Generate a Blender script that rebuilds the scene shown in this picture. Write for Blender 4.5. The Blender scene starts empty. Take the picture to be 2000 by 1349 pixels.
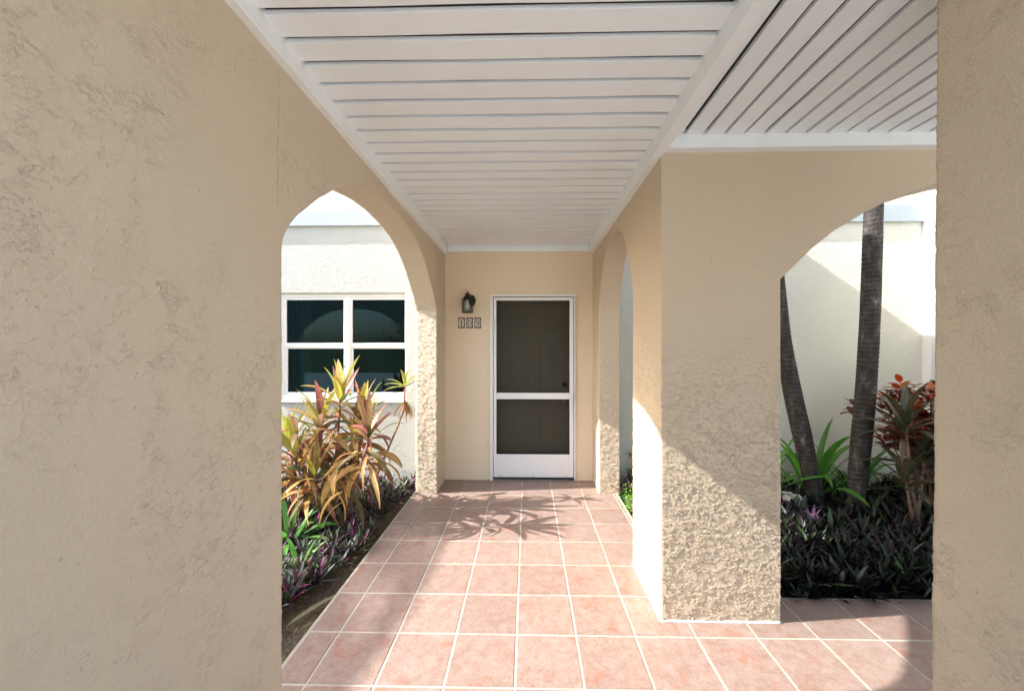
import bpy, bmesh, math, random
import numpy as np
from mathutils import Vector, Matrix, noise as mnoise

# ------------------------------------------------------------------ camera, sky, sun, exposure
scene = bpy.context.scene
C = scene.collection
R = math.radians
cam = bpy.data.cameras.new('camera')
cam.sensor_width = 36.0
cam.lens = 36.0 * 760 / 2000
cam.shift_x = -14.5 / 2000
cam.clip_start = 0.05
cam.clip_end = 2000
camo = bpy.data.objects.new('camera', cam)
C.objects.link(camo)
camo.location = (0, 0, 1.52)
camo.rotation_euler = (R(90), 0, 0.02)
scene.camera = camo

SUN_DIR = Vector((1, .107, -.70)).normalized()          # the way the light travels
SUN_EL = math.asin(-SUN_DIR.z)
SUN_ROT = math.atan2(-SUN_DIR.x, -SUN_DIR.y) % (2 * math.pi)
world = bpy.data.worlds.new('World')
scene.world = world
world.use_nodes = True
wn = world.node_tree
sky = wn.nodes.new('ShaderNodeTexSky')
sky.sky_type = 'NISHITA'
sky.sun_disc = False
sky.sun_elevation = SUN_EL
sky.sun_rotation = SUN_ROT
sky.air_density = 1.0
sky.dust_density = 2.5
sky.ozone_density = 1.0
wn.links.new(sky.outputs[0], wn.nodes['Background'].inputs[0])
wn.nodes['Background'].inputs[1].default_value = 0.15
sl = bpy.data.lights.new('sun', 'SUN')
sl.energy = 3.0
sl.angle = R(0.53)
sl.color = (1.0, .965, .92)
so = bpy.data.objects.new('sun', sl)
C.objects.link(so)
so.rotation_euler = SUN_DIR.to_track_quat('-Z', 'Y').to_euler()
scene.view_settings.view_transform = 'Standard'
scene.view_settings.look = 'None'
scene.view_settings.exposure = 1.99
scene.view_settings.gamma = 1.0
scene.render.engine = 'CYCLES'
scene.cycles.max_bounces = 14
scene.cycles.diffuse_bounces = 8
scene.cycles.glossy_bounces = 5
scene.cycles.transparent_max_bounces = 24
scene.cycles.use_adaptive_sampling = True

random.seed(7)
rng = np.random.default_rng(7)

# ------------------------------------------------------------------ helpers
def link(o, parent=None):
    C.objects.link(o)
    if parent: o.parent = parent
    return o

def tag(o, label=None, cat=None, group=None, kind=None):
    if label: o['label'] = label
    if cat: o['category'] = cat
    if group: o['group'] = group
    if kind or cat: o['kind'] = kind or 'thing'
    return o

def empty(name, loc=(0, 0, 0)):
    o = bpy.data.objects.new(name, None)
    o.location = loc
    o.empty_display_size = .05
    return link(o)

class MB:
    """collects verts / faces / vertex colours for one mesh"""
    def __init__(s): s.v = []; s.f = []; s.c = []; s.has_c = False
    def add(s, verts, faces, cols=None):
        n = len(s.v)
        s.v += [tuple(p) for p in verts]
        s.f += [tuple(i + n for i in f) for f in faces]
        if cols is not None: s.has_c = True; s.c += list(cols)
        else: s.c += [(1, 1, 1)] * len(verts)
    def box(s, a, b):
        x0, y0, z0 = a; x1, y1, z1 = b
        s.add([(x0,y0,z0),(x1,y0,z0),(x1,y1,z0),(x0,y1,z0),(x0,y0,z1),(x1,y0,z1),(x1,y1,z1),(x0,y1,z1)],
              [(0,3,2,1),(4,5,6,7),(0,1,5,4),(1,2,6,5),(2,3,7,6),(3,0,4,7)])
    def tube(s, pts, rad, n=10, cap=True, cols=None):
        pts = [Vector(p) for p in pts]
        if not hasattr(rad, '__len__'): rad = [rad] * len(pts)
        base = []; vs = []; fs = []; cs = []
        up = Vector((0.13, .21, .97))
        for i, p in enumerate(pts):
            t = (pts[min(i+1, len(pts)-1)] - pts[max(i-1, 0)]).normalized()
            a = t.cross(up)
            if a.length < .1: a = t.cross(Vector((1, 0, 0)))
            a.normalize(); b = t.cross(a)
            for k in range(n):
                w = 2 * math.pi * k / n
                vs.append(p + (a * math.cos(w) + b * math.sin(w)) * rad[i])
                if cols: cs.append(cols[i])
        for i in range(len(pts) - 1):
            for k in range(n):
                fs.append((i*n+k, (i+1)*n+k, (i+1)*n+(k+1) % n, i*n+(k+1) % n))
        if cap:
            fs.append(tuple(range(n))); fs.append(tuple((len(pts)-1)*n + k for k in reversed(range(n))))
        s.add(vs, fs, cs if cols else None)
    def lathe(s, prof, c, n=20):
        vs = []; fs = []
        for r, z in prof:
            for k in range(n):
                w = 2 * math.pi * k / n
                vs.append((c[0] + r * math.cos(w), c[1] + r * math.sin(w), c[2] + z))
        for i in range(len(prof) - 1):
            for k in range(n):
                fs.append((i*n+k, i*n+(k+1) % n, (i+1)*n+(k+1) % n, (i+1)*n+k))
        s.add(vs, fs)
    def build(s, name, mat, parent=None, smooth=False, bevel=0):
        me = bpy.data.meshes.new(name)
        me.from_pydata(s.v, [], s.f)
        if s.has_c:
            a = me.color_attributes.new('Col', 'FLOAT_COLOR', 'POINT')
            arr = np.ones((len(s.v), 4), np.float32); arr[:, :3] = np.array(s.c, np.float32)
            a.data.foreach_set('color', arr.ravel())
        me.materials.append(mat)
        if smooth: me.polygons.foreach_set('use_smooth', [True] * len(me.polygons))
        me.update()
        o = bpy.data.objects.new(name, me)
        link(o, parent)
        if bevel:
            m = o.modifiers.new('bevel', 'BEVEL'); m.width = bevel; m.segments = 2; m.limit_method = 'ANGLE'
        return o

# ------------------------------------------------------------------ materials
class NT:
    def __init__(s, name):
        s.m = bpy.data.materials.new(name); s.m.use_nodes = True
        s.t = s.m.node_tree; s.n = s.t.nodes; s.l = s.t.links
        s.b = s.n['Principled BSDF']; s.out = s.n['Material Output']
    def new(s, typ, **kw):
        nd = s.n.new('ShaderNode' + typ)
        for k, v in kw.items(): setattr(nd, k, v)
        return nd
    def coord(s): return s.new('TexCoord').outputs['Object']
    def pos(s): return s.new('NewGeometry').outputs['Position']
    def mapping(s, vec, scale=(1,1,1), rot=(0,0,0), loc=(0,0,0)):
        m = s.new('Mapping'); s.l.new(vec, m.inputs['Vector'])
        m.inputs['Scale'].default_value = scale; m.inputs['Rotation'].default_value = rot; m.inputs['Location'].default_value = loc
        return m.outputs[0]
    def noise(s, vec, scale, detail=3, rough=.55, dist=0):
        m = s.new('TexNoise'); s.l.new(vec, m.inputs['Vector'])
        m.inputs['Scale'].default_value = scale; m.inputs['Detail'].default_value = detail
        m.inputs['Roughness'].default_value = rough; m.inputs['Distortion'].default_value = dist
        return m.outputs['Fac']
    def math(s, op, a, b=None, c=None, clamp=False):
        m = s.new('Math', operation=op); m.use_clamp = clamp
        for i, x in enumerate((a, b, c)):
            if x is None: continue
            if isinstance(x, (int, float)): m.inputs[i].default_value = x
            else: s.l.new(x, m.inputs[i])
        return m.outputs[0]
    def ramp(s, fac, stops):
        m = s.new('ValToRGB'); s.l.new(fac, m.inputs[0])
        e = m.color_ramp.elements
        while len(e) > 1: e.remove(e[-1])
        e[0].position = stops[0][0]; e[0].color = (*stops[0][1], 1)
        for p, c in stops[1:]:
            q = e.new(p); q.color = (*c, 1)
        return m.outputs[0]
    def sstep(s, x, a, b):
        m = s.new('MapRange', interpolation_type='SMOOTHSTEP'); s.l.new(x, m.inputs[0])
        m.inputs[1].default_value = a; m.inputs[2].default_value = b
        return m.outputs[0]
    def mixc(s, fac, a, b, blend='MIX'):
        m = s.new('Mix', data_type='RGBA', blend_type=blend)
        for sock, x in ((0, fac), (6, a), (7, b)):
            if isinstance(x, (int, float)): m.inputs[sock].default_value = x
            elif isinstance(x, tuple): m.inputs[sock].default_value = (*x, 1)
            else: s.l.new(x, m.inputs[sock])
        return m.outputs[2]
    def set(s, **kw):
        for k, v in kw.items():
            sock = s.b.inputs[k.replace('_', ' ')]
            if isinstance(v, (int, float)): sock.default_value = v
            elif isinstance(v, tuple): sock.default_value = (*v, 1)
            else: s.l.new(v, sock)
    def bump(s, h, dist=.001, strength=1.0):
        m = s.new('Bump'); s.l.new(h, m.inputs['Height'])
        m.inputs['Distance'].default_value = dist; m.inputs['Strength'].default_value = strength
        s.l.new(m.outputs[0], s.b.inputs['Normal'])
    def disp(s, h, method='DISPLACEMENT'):
        m = s.new('Displacement'); s.l.new(h, m.inputs['Height'])
        m.inputs['Midlevel'].default_value = 0; m.inputs['Scale'].default_value = 1
        s.l.new(m.outputs[0], s.out.inputs['Displacement'])
        s.m.displacement_method = method

def stucco(name, col, col2, amp=1.0, rough_low=False, crack=False, sparse=False):
    t = NT(name); p = t.coord()
    q = t.mapping(p, (.75, .75, 1.3))
    # trowelled skips: plateaus with steep ragged edges, broken ridges, sand grain
    isl = t.sstep(t.noise(q, 20, 12, .70), .50, .518)
    isl2 = t.sstep(t.noise(t.mapping(q, loc=(4.2, 1.7, 9.1)), 46, 10, .72), .55, .570)
    n = t.noise(t.mapping(q, loc=(1.1, 7.2, 3.3)), 12, 10, .68)
    rid = t.math('SUBTRACT', 1.0, t.sstep(t.math('ABSOLUTE', t.math('SUBTRACT', n, .5)), .003, .012))
    rid = t.math('MULTIPLY', rid, t.sstep(t.noise(t.mapping(q, loc=(9, 2, 5)), 9, 3), .50, .60))
    fine = t.noise(p, 120, 6, .8)
    dense = t.math('ADD', isl, isl2)
    if sparse:      # mostly sand grain, long broken steps, patches of small nicks
        q3 = t.mapping(p, (.9, .9, 1.1), loc=(3.3, .4, 2.2))
        isl = t.sstep(t.noise(q3, 9.5, 12, .60), .50, .509)
        gate = t.sstep(t.noise(p, 6.5, 4, .6), .47, .58)
        isl2 = t.math('MULTIPLY', isl2, gate)
        rid = t.math('MULTIPLY', rid, gate)
    med = t.noise(q, 75, 5, .65)
    big = t.noise(p, 1.7, 2)
    mask = t.sstep(big, .34, .64)
    if rough_low:   # the trowel was worked less towards the foot of the walls
        sep = t.new('SeparateXYZ'); t.l.new(p, sep.inputs[0])
        zl = t.new('MapRange'); t.l.new(sep.outputs[2], zl.inputs[0])
        zl.inputs[1].default_value = 1.7; zl.inputs[2].default_value = .75; zl.inputs[3].default_value = .05; zl.inputs[4].default_value = 1.55
        mask = t.math('ADD', t.math('MULTIPLY', mask, .2), zl.outputs[0])
    else:
        mask = t.math('MULTIPLY_ADD', mask, .9, .25)
    h = t.math('MULTIPLY', isl, .0015)
    h = t.math('MULTIPLY_ADD', isl2, .0014, h)
    h = t.math('MULTIPLY_ADD', rid, .0012, h)
    h = t.math('MULTIPLY', h, mask)
    h = t.math('MULTIPLY_ADD', med, .0020, h)
    h = t.math('MULTIPLY_ADD', fine, .0036 if sparse else .0026, h)
    if crack:       # the far pier was left rough, like the corner pillar
        sy = t.new('SeparateXYZ'); t.l.new(p, sy.inputs[0])
        far = t.sstep(sy.outputs[1], 3.90, 3.96)
        h = t.math('MULTIPLY_ADD', t.math('MULTIPLY', far, dense), .0022, h)
    h = t.math('MULTIPLY_ADD', big, .003, h)
    h = t.math('MULTIPLY', h, amp)
    if crack:
        sep = t.new('SeparateXYZ'); t.l.new(p, sep.inputs[0])
        wob = t.math('MULTIPLY_ADD', t.noise(p, 7, 4, .6), .05, -.025)
        d = t.math('ABSOLUTE', t.math('ADD', t.math('ADD', sep.outputs[1], -1.442), wob))
        inz = t.math('MULTIPLY', t.sstep(sep.outputs[2], 2.02, 2.06), t.sstep(t.noise(p, 11, 1), .40, .44))
        ck = t.math('MULTIPLY', t.math('SUBTRACT', 1.0, t.sstep(d, .0005, .0016)), inz)
        h = t.math('MULTIPLY_ADD', ck, -.004, h)
    t.disp(h, 'BOTH')
    c = t.mixc(t.noise(p, 1.3, 3), col, col2)
    c = t.mixc(t.math('MULTIPLY', t.noise(p, 40, 2), .25), c, tuple(x * .86 for x in col))
    # small brown specks scattered at random
    sp = t.sstep(t.noise(p, 60, 1), .76, .80)
    c = t.mixc(t.math('MULTIPLY', sp, .45), c, (.20, .15, .11))
    if crack: c = t.mixc(t.math('MULTIPLY', ck, .45), c, (.20, .16, .11))
    t.set(Base_Color=c, Roughness=.72, Specular_IOR_Level=.35)
    return t.m

TAN = (.625, .515, .375); TAN2 = (.61, .49, .37)
M = {}
M['stucco'] = stucco('beige_stucco', TAN, TAN2, 1.0, True)
M['stucco_crack'] = stucco('beige_stucco_cracked', (.675, .575, .435), (.655, .55, .42), 1.3, False, True, True)
M['stucco_near'] = stucco('rough_beige_stucco', (.62, .525, .395), (.60, .50, .38), 1.45, False, False, True)
M['stucco_ext'] = stucco('cream_stucco', (.69, .68, .59), (.66, .65, .57), 1.0)
M['stucco_dimmed'] = stucco('dimmed_cream_stucco', (.44, .455, .43), (.415, .435, .41), 1.0)  # copy of the cream stucco, darkened to offset the strong light on it
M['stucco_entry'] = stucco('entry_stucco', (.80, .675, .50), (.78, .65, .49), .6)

def tile_mat():
    t = NT('terracotta_tile'); p = t.pos()
    g = t.new('NewGeometry'); rnd = g.outputs['Random Per Island']
    off = t.new('CombineXYZ'); t.l.new(t.math('MULTIPLY', rnd, 37.0), off.inputs[2]); t.l.new(t.math('MULTIPLY', rnd, 11.0), off.inputs[0])
    va = t.new('VectorMath', operation='ADD'); t.l.new(p, va.inputs[0]); t.l.new(off.outputs[0], va.inputs[1])
    q = va.outputs[0]
    a = t.noise(q, 19, 9, .80, .3)
    b = t.noise(t.mapping(q, (1, 3.2, 1), (0, 0, .6)), 85, 6, .75, 1.2)
    d = t.noise(q, 8, 5, .65, .4)
    c = t.ramp(a, [(.28, (.20, .108, .085)), (.45, (.264, .183, .151)), (.60, (.308, .236, .204))])
    s = t.math('MULTIPLY', t.sstep(b, .54, .64), .62)
    c = t.mixc(s, c, (.22, .088, .062))
    c = t.mixc(t.math('MULTIPLY', t.sstep(t.noise(q, 110, 5, .75, .6), .55, .66), .5), c, (.39, .355, .33))
    c = t.mixc(t.math('MULTIPLY', t.sstep(d, .56, .68), .5), c, (.30, .105, .062))
    v = t.math('MULTIPLY_ADD', rnd, .14, .93)
    hs = t.new('HueSaturation'); t.l.new(c, hs.inputs['Color']); t.l.new(v, hs.inputs['Value'])
    t.set(Base_Color=hs.outputs[0], Roughness=t.math('MULTIPLY_ADD', a, .22, .34), Specular_IOR_Level=.45)
    t.bump(t.math('ADD', t.math('MULTIPLY', b, .6), t.noise(q, 22, 3)), .0006, .8)
    return t.m
M['tile'] = tile_mat()

def simple(name, col, rough=.5, metal=0, var=.08, vs=8, spec=.5, bump=0, bscale=80):
    t = NT(name); p = t.pos()
    c2 = tuple(x * (1 - var * 2.2) for x in col)
    c = t.mixc(t.noise(p, vs, 4, .6), tuple(min(1, x * (1 + var)) for x in col), c2)
    t.set(Base_Color=c, Roughness=rough, Metallic=metal, Specular_IOR_Level=spec)
    if bump: t.bump(t.noise(p, bscale, 3), bump)
    return t.m
M['grout'] = simple('pale_grout', (.47, .44, .365), .9, var=.22, vs=6, bump=.0008, bscale=150)
M['soffit'] = simple('painted_board', (.86, .905, .935), .55, var=.035, vs=3, bump=.0004, bscale=30)
M['trim'] = simple('painted_trim', (.86, .90, .92), .5, var=.03, vs=6, bump=.0003)
M['backer'] = simple('groove_shade_backing', (.17, .165, .16), .8, var=.2, vs=1.6)  # toned dark: the shade in the board grooves is put into this colour
M['white_metal'] = simple('white_aluminium', (.80, .80, .79), .32, var=.03, vs=5)
M['vinyl'] = simple('white_vinyl', (.82, .83, .82), .35, var=.02, vs=5)
M['band'] = simple('pale_blue_band', (.40, .46, .50), .7, var=.03, bump=.001, bscale=30)
M['door'] = simple('taupe_door_paint', (.23, .21, .165), .5, var=.04)
M['dark_metal'] = simple('dark_bronze_metal', (.028, .024, .02), .38, .6, var=.2, vs=30)
M['steel'] = simple('grey_steel', (.42, .40, .37), .3, 1, var=.1)
M['brown'] = simple('brown_glaze', (.085, .052, .032), .4, var=.25, vs=60)
M['ink'] = simple('dark_ink', (.03, .022, .018), .5, var=.1)
M['cream'] = simple('cream_glaze', (.62, .55, .46), .35, var=.12, vs=70)
M['bulb'] = simple('frosted_bulb', (.85, .83, .78), .4, var=.02)
M['black'] = simple('black_rubber', (.015, .015, .015), .6, var=.1)
M['roof'] = simple('roof_concrete', (.55, .52, .48), .9, var=.08)
M['stone'] = simple('pale_limestone', (.50, .48, .44), .9, var=.3, vs=20, bump=.006, bscale=25)
M['curtain'] = simple('teal_curtain', (.10, .20, .22), .9, var=.2, vs=3)
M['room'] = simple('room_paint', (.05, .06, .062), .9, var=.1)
M['pipe'] = simple('white_pipe', (.80, .80, .78), .45, var=.05)

def soil():
    t = NT('garden_soil'); p = t.pos()
    a = t.noise(p, 5, 6, .65); b = t.noise(p, 60, 5, .7)
    c = t.ramp(b, [(.3, (.045, .034, .022)), (.55, (.13, .10, .065)), (.72, (.26, .22, .15))])
    c = t.mixc(t.math('MULTIPLY', t.sstep(a, .52, .62), .55), c, (.12, .13, .035))
    t.set(Base_Color=c, Roughness=.95)
    t.bump(t.math('ADD', b, t.math('MULTIPLY', a, 3.0)), .012)
    return t.m
M['soil'] = soil()
def lawn():
    t = NT('lawn'); p = t.pos()
    a = t.noise(p, .8, 4); b = t.noise(p, 40, 5, .7)
    c = t.ramp(b, [(.3, (.05, .07, .02)), (.7, (.13, .17, .05))])
    c = t.mixc(a, c, (.16, .16, .07))
    t.set(Base_Color=c, Roughness=.95); t.bump(b, .02)
    return t.m
M['lawn'] = lawn()
M['bounce_paving'] = simple('bounce_concrete', (.66, .65, .61), .85, var=.12, vs=2.5, bump=.002, bscale=60)

def leaf_mat(name='leaf', rough=.42, trans=.35):
    t = NT(name); p = t.pos()
    at = t.new('VertexColor'); at.layer_name = 'Col'
    v = t.math('MULTIPLY_ADD', t.noise(p, 35, 3), .6, .7)
    hs = t.new('HueSaturation'); t.l.new(at.outputs[0], hs.inputs['Color']); t.l.new(v, hs.inputs['Value'])
    t.set(Base_Color=hs.outputs[0], Roughness=rough, Specular_IOR_Level=.45)
    tr = t.new('BsdfTranslucent'); t.l.new(hs.outputs[0], tr.inputs[0])
    mx = t.new('MixShader'); mx.inputs[0].default_value = trans
    t.l.new(t.b.outputs[0], mx.inputs[1]); t.l.new(tr.outputs[0], mx.inputs[2])
    t.l.new(mx.outputs[0], t.out.inputs[0])
    t.bump(t.noise(p, 60, 2), .0012)
    return t.m
M['leaf'] = leaf_mat()
M['leaf_dead'] = leaf_mat('dead_leaf', .6, .45)
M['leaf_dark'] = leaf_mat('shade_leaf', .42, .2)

def trunk_mat():
    t = NT('ringed_palm_bark'); p = t.coord()
    sep = t.new('SeparateXYZ'); t.l.new(p, sep.inputs[0])
    z = t.math('ADD', sep.outputs[2], t.math('MULTIPLY', t.noise(p, 6, 3), .035))
    ring = t.math('FRACT', t.math('MULTIPLY', z, 24.0))
    line = t.sstep(ring, .80, .97)
    blotch = t.noise(t.mapping(p, (1, 1, .45)), 16, 5, .7)
    c = t.ramp(blotch, [(.30, (.010, .007, .006)), (.47, (.028, .022, .018)), (.60, (.06, .052, .047)), (.74, (.24, .22, .205))])
    c = t.mixc(t.math('MULTIPLY', t.math('MULTIPLY', line, t.sstep(t.noise(p, 9, 3), .35, .6)), .5), c, (.20, .18, .165))
    t.set(Base_Color=c, Roughness=.75)
    h = t.math('ADD', t.math('MULTIPLY', ring, .5), t.math('MULTIPLY', blotch, .8))
    t.bump(t.math('ADD', h, t.math('MULTIPLY', t.noise(p, 80, 3), .4)), .008)
    return t.m
M['trunk'] = trunk_mat()
M['stem'] = simple('cane_bark', (.20, .13, .09), .7, var=.3, vs=50, bump=.003)

def screen_mat():
    t = NT('insect_screen'); p = t.pos()
    d = t.new('BsdfDiffuse'); d.inputs[0].default_value = (.030, .026, .017, 1)
    tr = t.new('BsdfTransparent'); tr.inputs[0].default_value = (1, 1, 1, 1)
    mx = t.new('MixShader')
    t.l.new(t.math('MULTIPLY_ADD', t.noise(p, 3, 3), .12, .48), mx.inputs[0])
    t.l.new(tr.outputs[0], mx.inputs[1]); t.l.new(d.outputs[0], mx.inputs[2])
    t.l.new(mx.outputs[0], t.out.inputs[0])
    return t.m
M['screen'] = screen_mat()
def pane_mat(name, tint, ior=1.52, rough=.0, gloss=(1, 1, 1)):
    t = NT(name)
    g = t.new('BsdfGlossy'); g.inputs['Roughness'].default_value = rough; g.inputs[0].default_value = (*gloss, 1)
    tr = t.new('BsdfTransparent'); tr.inputs[0].default_value = (*tint, 1)
    fr = t.new('Fresnel'); fr.inputs[0].default_value = ior
    mx = t.new('MixShader')
    t.l.new(t.math('MULTIPLY', fr.outputs[0], 1.0, clamp=True), mx.inputs[0])
    t.l.new(tr.outputs[0], mx.inputs[1]); t.l.new(g.outputs[0], mx.inputs[2]); t.l.new(mx.outputs[0], t.out.inputs[0])
    return t.m
M['pane'] = pane_mat('tinted_pane', (.12, .24, .27), gloss=(.30, .52, .62))
M['lampglass'] = pane_mat('lantern_glass', (.75, .82, .84))

# ------------------------------------------------------------------ walls (dense grids, really displaced)
ARCH_T = [(0, 2.49), (.18, 2.482), (.26, 2.468), (.37, 2.443), (.48, 2.405), (.55, 2.370), (.66, 2.295), (.75, 2.212), (.843, 2.105), (.92, 2.015), (.967, 1.955), (1.0, 1.885)]
def arch_z(t, rise=1.0):
    t = min(1, abs(t))
    xs = [a for a, _ in ARCH_T]; zs = [b for _, b in ARCH_T]
    return 1.885 + (float(np.interp(t, xs, zs)) - 1.885) * rise
ZS = 1.885
LA = [(1.46, 1.885), (1.468, 1.925), (1.485, 1.965), (1.528, 2.022), (1.608, 2.095), (1.707, 2.174), (1.819, 2.25), (1.887, 2.291), (2.03, 2.365), (2.125, 2.402), (2.264, 2.440), (2.507, 2.478), (2.755, 2.487), (3.056, 2.463), (3.25, 2.425), (3.43, 2.36), (3.60, 2.262), (3.801, 2.103), (3.90, 2.02), (3.96, 1.955), (4.0, 1.885)]
def arch_left(y):
    f = lambda v: float(np.interp(v, [a for a, _ in LA], [b for _, b in LA]))
    e = min(.07, .5 * (y - 1.46), .5 * (4.0 - y))
    if e < 1e-4: return ZS
    return sum(f(y + e * k / 3) for k in range(-3, 4)) / 7

def grid_wall(name, cols, mat, z0=-.08, za=None, zb=ZS, z1=2.72, res=.008, K=12, parent=None, capa=True, capb=True):
    """cols: (fx, fy, bx, by, inside_opening, opening_top). The opening spans za..opening_top
    (za None = from the ground)."""
    n = len(cols)
    lows = [] if za is None else list(np.linspace(z0, za, max(2, int((za - z0) / res) + 1)))[:-1]
    st = z0 if za is None else za
    mids = list(np.linspace(st, zb, max(2, int((zb - st) / res) + 1)))
    ru = np.linspace(0, 1, max(2, int((z1 - zb) / res) + 1))[1:]
    fx = np.array([[c[0], c[1]] for c in cols]); bx = np.array([[c[2], c[3]] for c in cols])
    top = np.array([c[5] if c[4] or c[5] else zb for c in cols])
    Z = []
    for z in lows: Z.append(np.full(n, z))
    for z in mids[:-1]: Z.append(np.full(n, z))
    nl = len(Z)                      # row index of the opening's top
    Z.append(top)
    for u in ru: Z.append(top + (z1 - top) * u)
    Z = np.array(Z).T                # n x rows
    rows = Z.shape[1]; lo = len(lows)
    vf = np.stack([np.repeat(fx[:, 0:1], rows, 1), np.repeat(fx[:, 1:2], rows, 1), Z], 2).reshape(-1, 3)
    vb = np.stack([np.repeat(bx[:, 0:1], rows, 1), np.repeat(bx[:, 1:2], rows, 1), Z], 2).reshape(-1, 3)
    V = [vf, vb]; nv = 2 * n * rows
    F = lambda i, r: i * rows + r
    B = lambda i, r: n * rows + i * rows + r
    q = []
    opn = np.array([cols[i][4] and cols[i+1][4] for i in range(n - 1)])
    ii, rr = np.meshgrid(np.arange(n - 1), np.arange(rows - 1), indexing='ij')
    keep = ~(opn[ii] & (rr >= lo) & (rr < nl))
    ii = ii[keep]; rr = rr[keep]
    q.append(np.stack([F(ii, rr), F(ii+1, rr), F(ii+1, rr+1), F(ii, rr+1)], 1))
    q.append(np.stack([B(ii, rr), B(ii, rr+1), B(ii+1, rr+1), B(ii+1, rr)], 1))
    extra = []
    def strip(fi, bi, rev=False):
        nonlocal nv
        P = np.concatenate(V, 0)
        fi = np.array(fi); bi = np.array(bi)
        prev = fi
        for k in range(1, K + 1):
            if k == K: cur = bi
            else:
                u = k / K
                pts = P[fi] * (1 - u) + P[bi] * u
                V.append(pts); cur = np.arange(nv, nv + len(fi)); nv += len(fi)
            a, b, c, d = prev[:-1], cur[:-1], cur[1:], prev[1:]
            q.append(np.stack([a, d, c, b] if rev else [a, b, c, d], 1))
            prev = cur
    # opening reveals
    i = 0
    while i < n - 1:
        if opn[i]:
            j = i
            while j < n - 1 and opn[j]: j += 1
            r = np.arange(lo, nl + 1)
            strip([F(i, k) for k in r], [B(i, k) for k in r])            # near jamb, faces into the opening
            strip([F(j, k) for k in r], [B(j, k) for k in r], True)
            c = np.arange(i, j + 1)
            strip([F(k, nl) for k in c], [B(k, nl) for k in c])
            if za is not None: strip([F(k, lo) for k in c], [B(k, lo) for k in c], True)
            i = j
        else: i += 1
    r = np.arange(rows)
    if capa: strip([F(0, k) for k in r], [B(0, k) for k in r], True)
    if capb: strip([F(n-1, k) for k in r], [B(n-1, k) for k in r])
    V = np.concatenate(V, 0).astype(np.float32); Q = np.concatenate(q, 0).astype(np.int32)
    used = np.zeros(len(V), bool); used[Q.ravel()] = True
    remap = np.cumsum(used) - 1
    V = V[used]; Q = remap[Q].astype(np.int32)
    me = bpy.data.meshes.new(name)
    me.vertices.add(len(V)); me.vertices.foreach_set('co', V.ravel())
    me.loops.add(Q.size); me.loops.foreach_set('vertex_index', Q.ravel())
    me.polygons.add(len(Q)); me.polygons.foreach_set('loop_start', np.arange(0, Q.size, 4, dtype=np.int32))
    me.polygons.foreach_set('loop_total', np.full(len(Q), 4, np.int32))
    me.polygons.foreach_set('use_smooth', np.ones(len(Q), bool))
    me.materials.append(mat); me.update(); me.validate()
    o = bpy.data.objects.new(name, me)
    link(o, parent)
    return o

def seg(a, b, res):
    return list(np.linspace(a, b, max(2, int(abs(b - a) / res) + 1)))

XL, XLB, XR, XRB, YF, YFB, YB = -.94, -1.145, .742, .945, 2.165, 2.375, 4.40

# left arcade wall, face X = -.94, one wide arch onto the garden
def left_wall():
    cols = []
    for y in seg(-.45, .5, .03)[:-1] + seg(.5, 1.46, .006)[:-1]: cols.append((XL, y, XLB, y, False, ZS))
    for y in seg(1.46, 1.56, .004)[:-1] + seg(1.56, 4.0, .010):
        cols.append((XL, y, XLB, y, True, arch_left(y)))
    for y in seg(4.0, 4.42, .010)[1:]: cols.append((XL, y, XLB, y, False, ZS))
    o = grid_wall('arcade_wall', cols, M['stucco_crack'], res=.007, K=22, z1=2.70)
    tag(o, 'beige stucco wall filling the left of the photo, with an arch onto the window', 'wall')
left_wall()

# right wall, L shaped: corridor side (face X=.742) then front (face Y=2.165)
def right_wall():
    cols = []
    for y in seg(4.42, 4.02, .010)[:-1]: cols.append((XR, y, XRB, y, False, ZS))
    for y in seg(4.02, 2.73, .010): cols.append((XR, y, XRB, y, True, arch_z((y - 3.375) / .645, 1.0)))
    for y in seg(2.73, YF, .005)[1:]:
        yb = 2.73 + (y - 2.73) * (2.73 - YFB) / (2.73 - YF)
        cols.append((XR, y, XRB, yb, False, ZS))
    for x in seg(XR, 1.385, .0035)[1:]:
        xb = XRB + (x - XR) * (1.385 - XRB) / (1.385 - XR)
        cols.append((x, YF, xb, YFB, False, ZS))
    xs = seg(1.385, 2.4, .006)[1:] + seg(2.4, 4.12, .02)[1:]
    cx, hw = 2.75, 1.365
    cols[-1] = (1.385, YF, 1.385, YFB, True, ZS)
    tab = [(0, ZS), (.043, 1.925), (.165, 2.048), (.283, 2.144), (.454, 2.248), (.571, 2.307), (.759, 2.379), (.876, 2.416), (1.05, 2.455), (1.2, 2.48), (1.365, 2.49)]
    for x in xs:
        d = min(x - 1.385, 4.115 - x)
        cols.append((x, YF, x, YFB, True, float(np.interp(d, [a for a, _ in tab], [b for _, b in tab])) if d > 1e-6 else ZS))
    last = cols[-1]; cols[-1] = (4.12, YF, 4.12, YFB, True, ZS)
    for x in seg(4.12, 5.2, .03)[1:]: cols.append((x, YF, x, YFB, False, ZS))
    o = grid_wall('arcade_wall', cols, M['stucco'], res=.004, K=30, z1=2.70)
    tag(o, 'beige stucco corner pillar and arches right of the walkway, in front of the palm trunks', 'wall')
right_wall()

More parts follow.
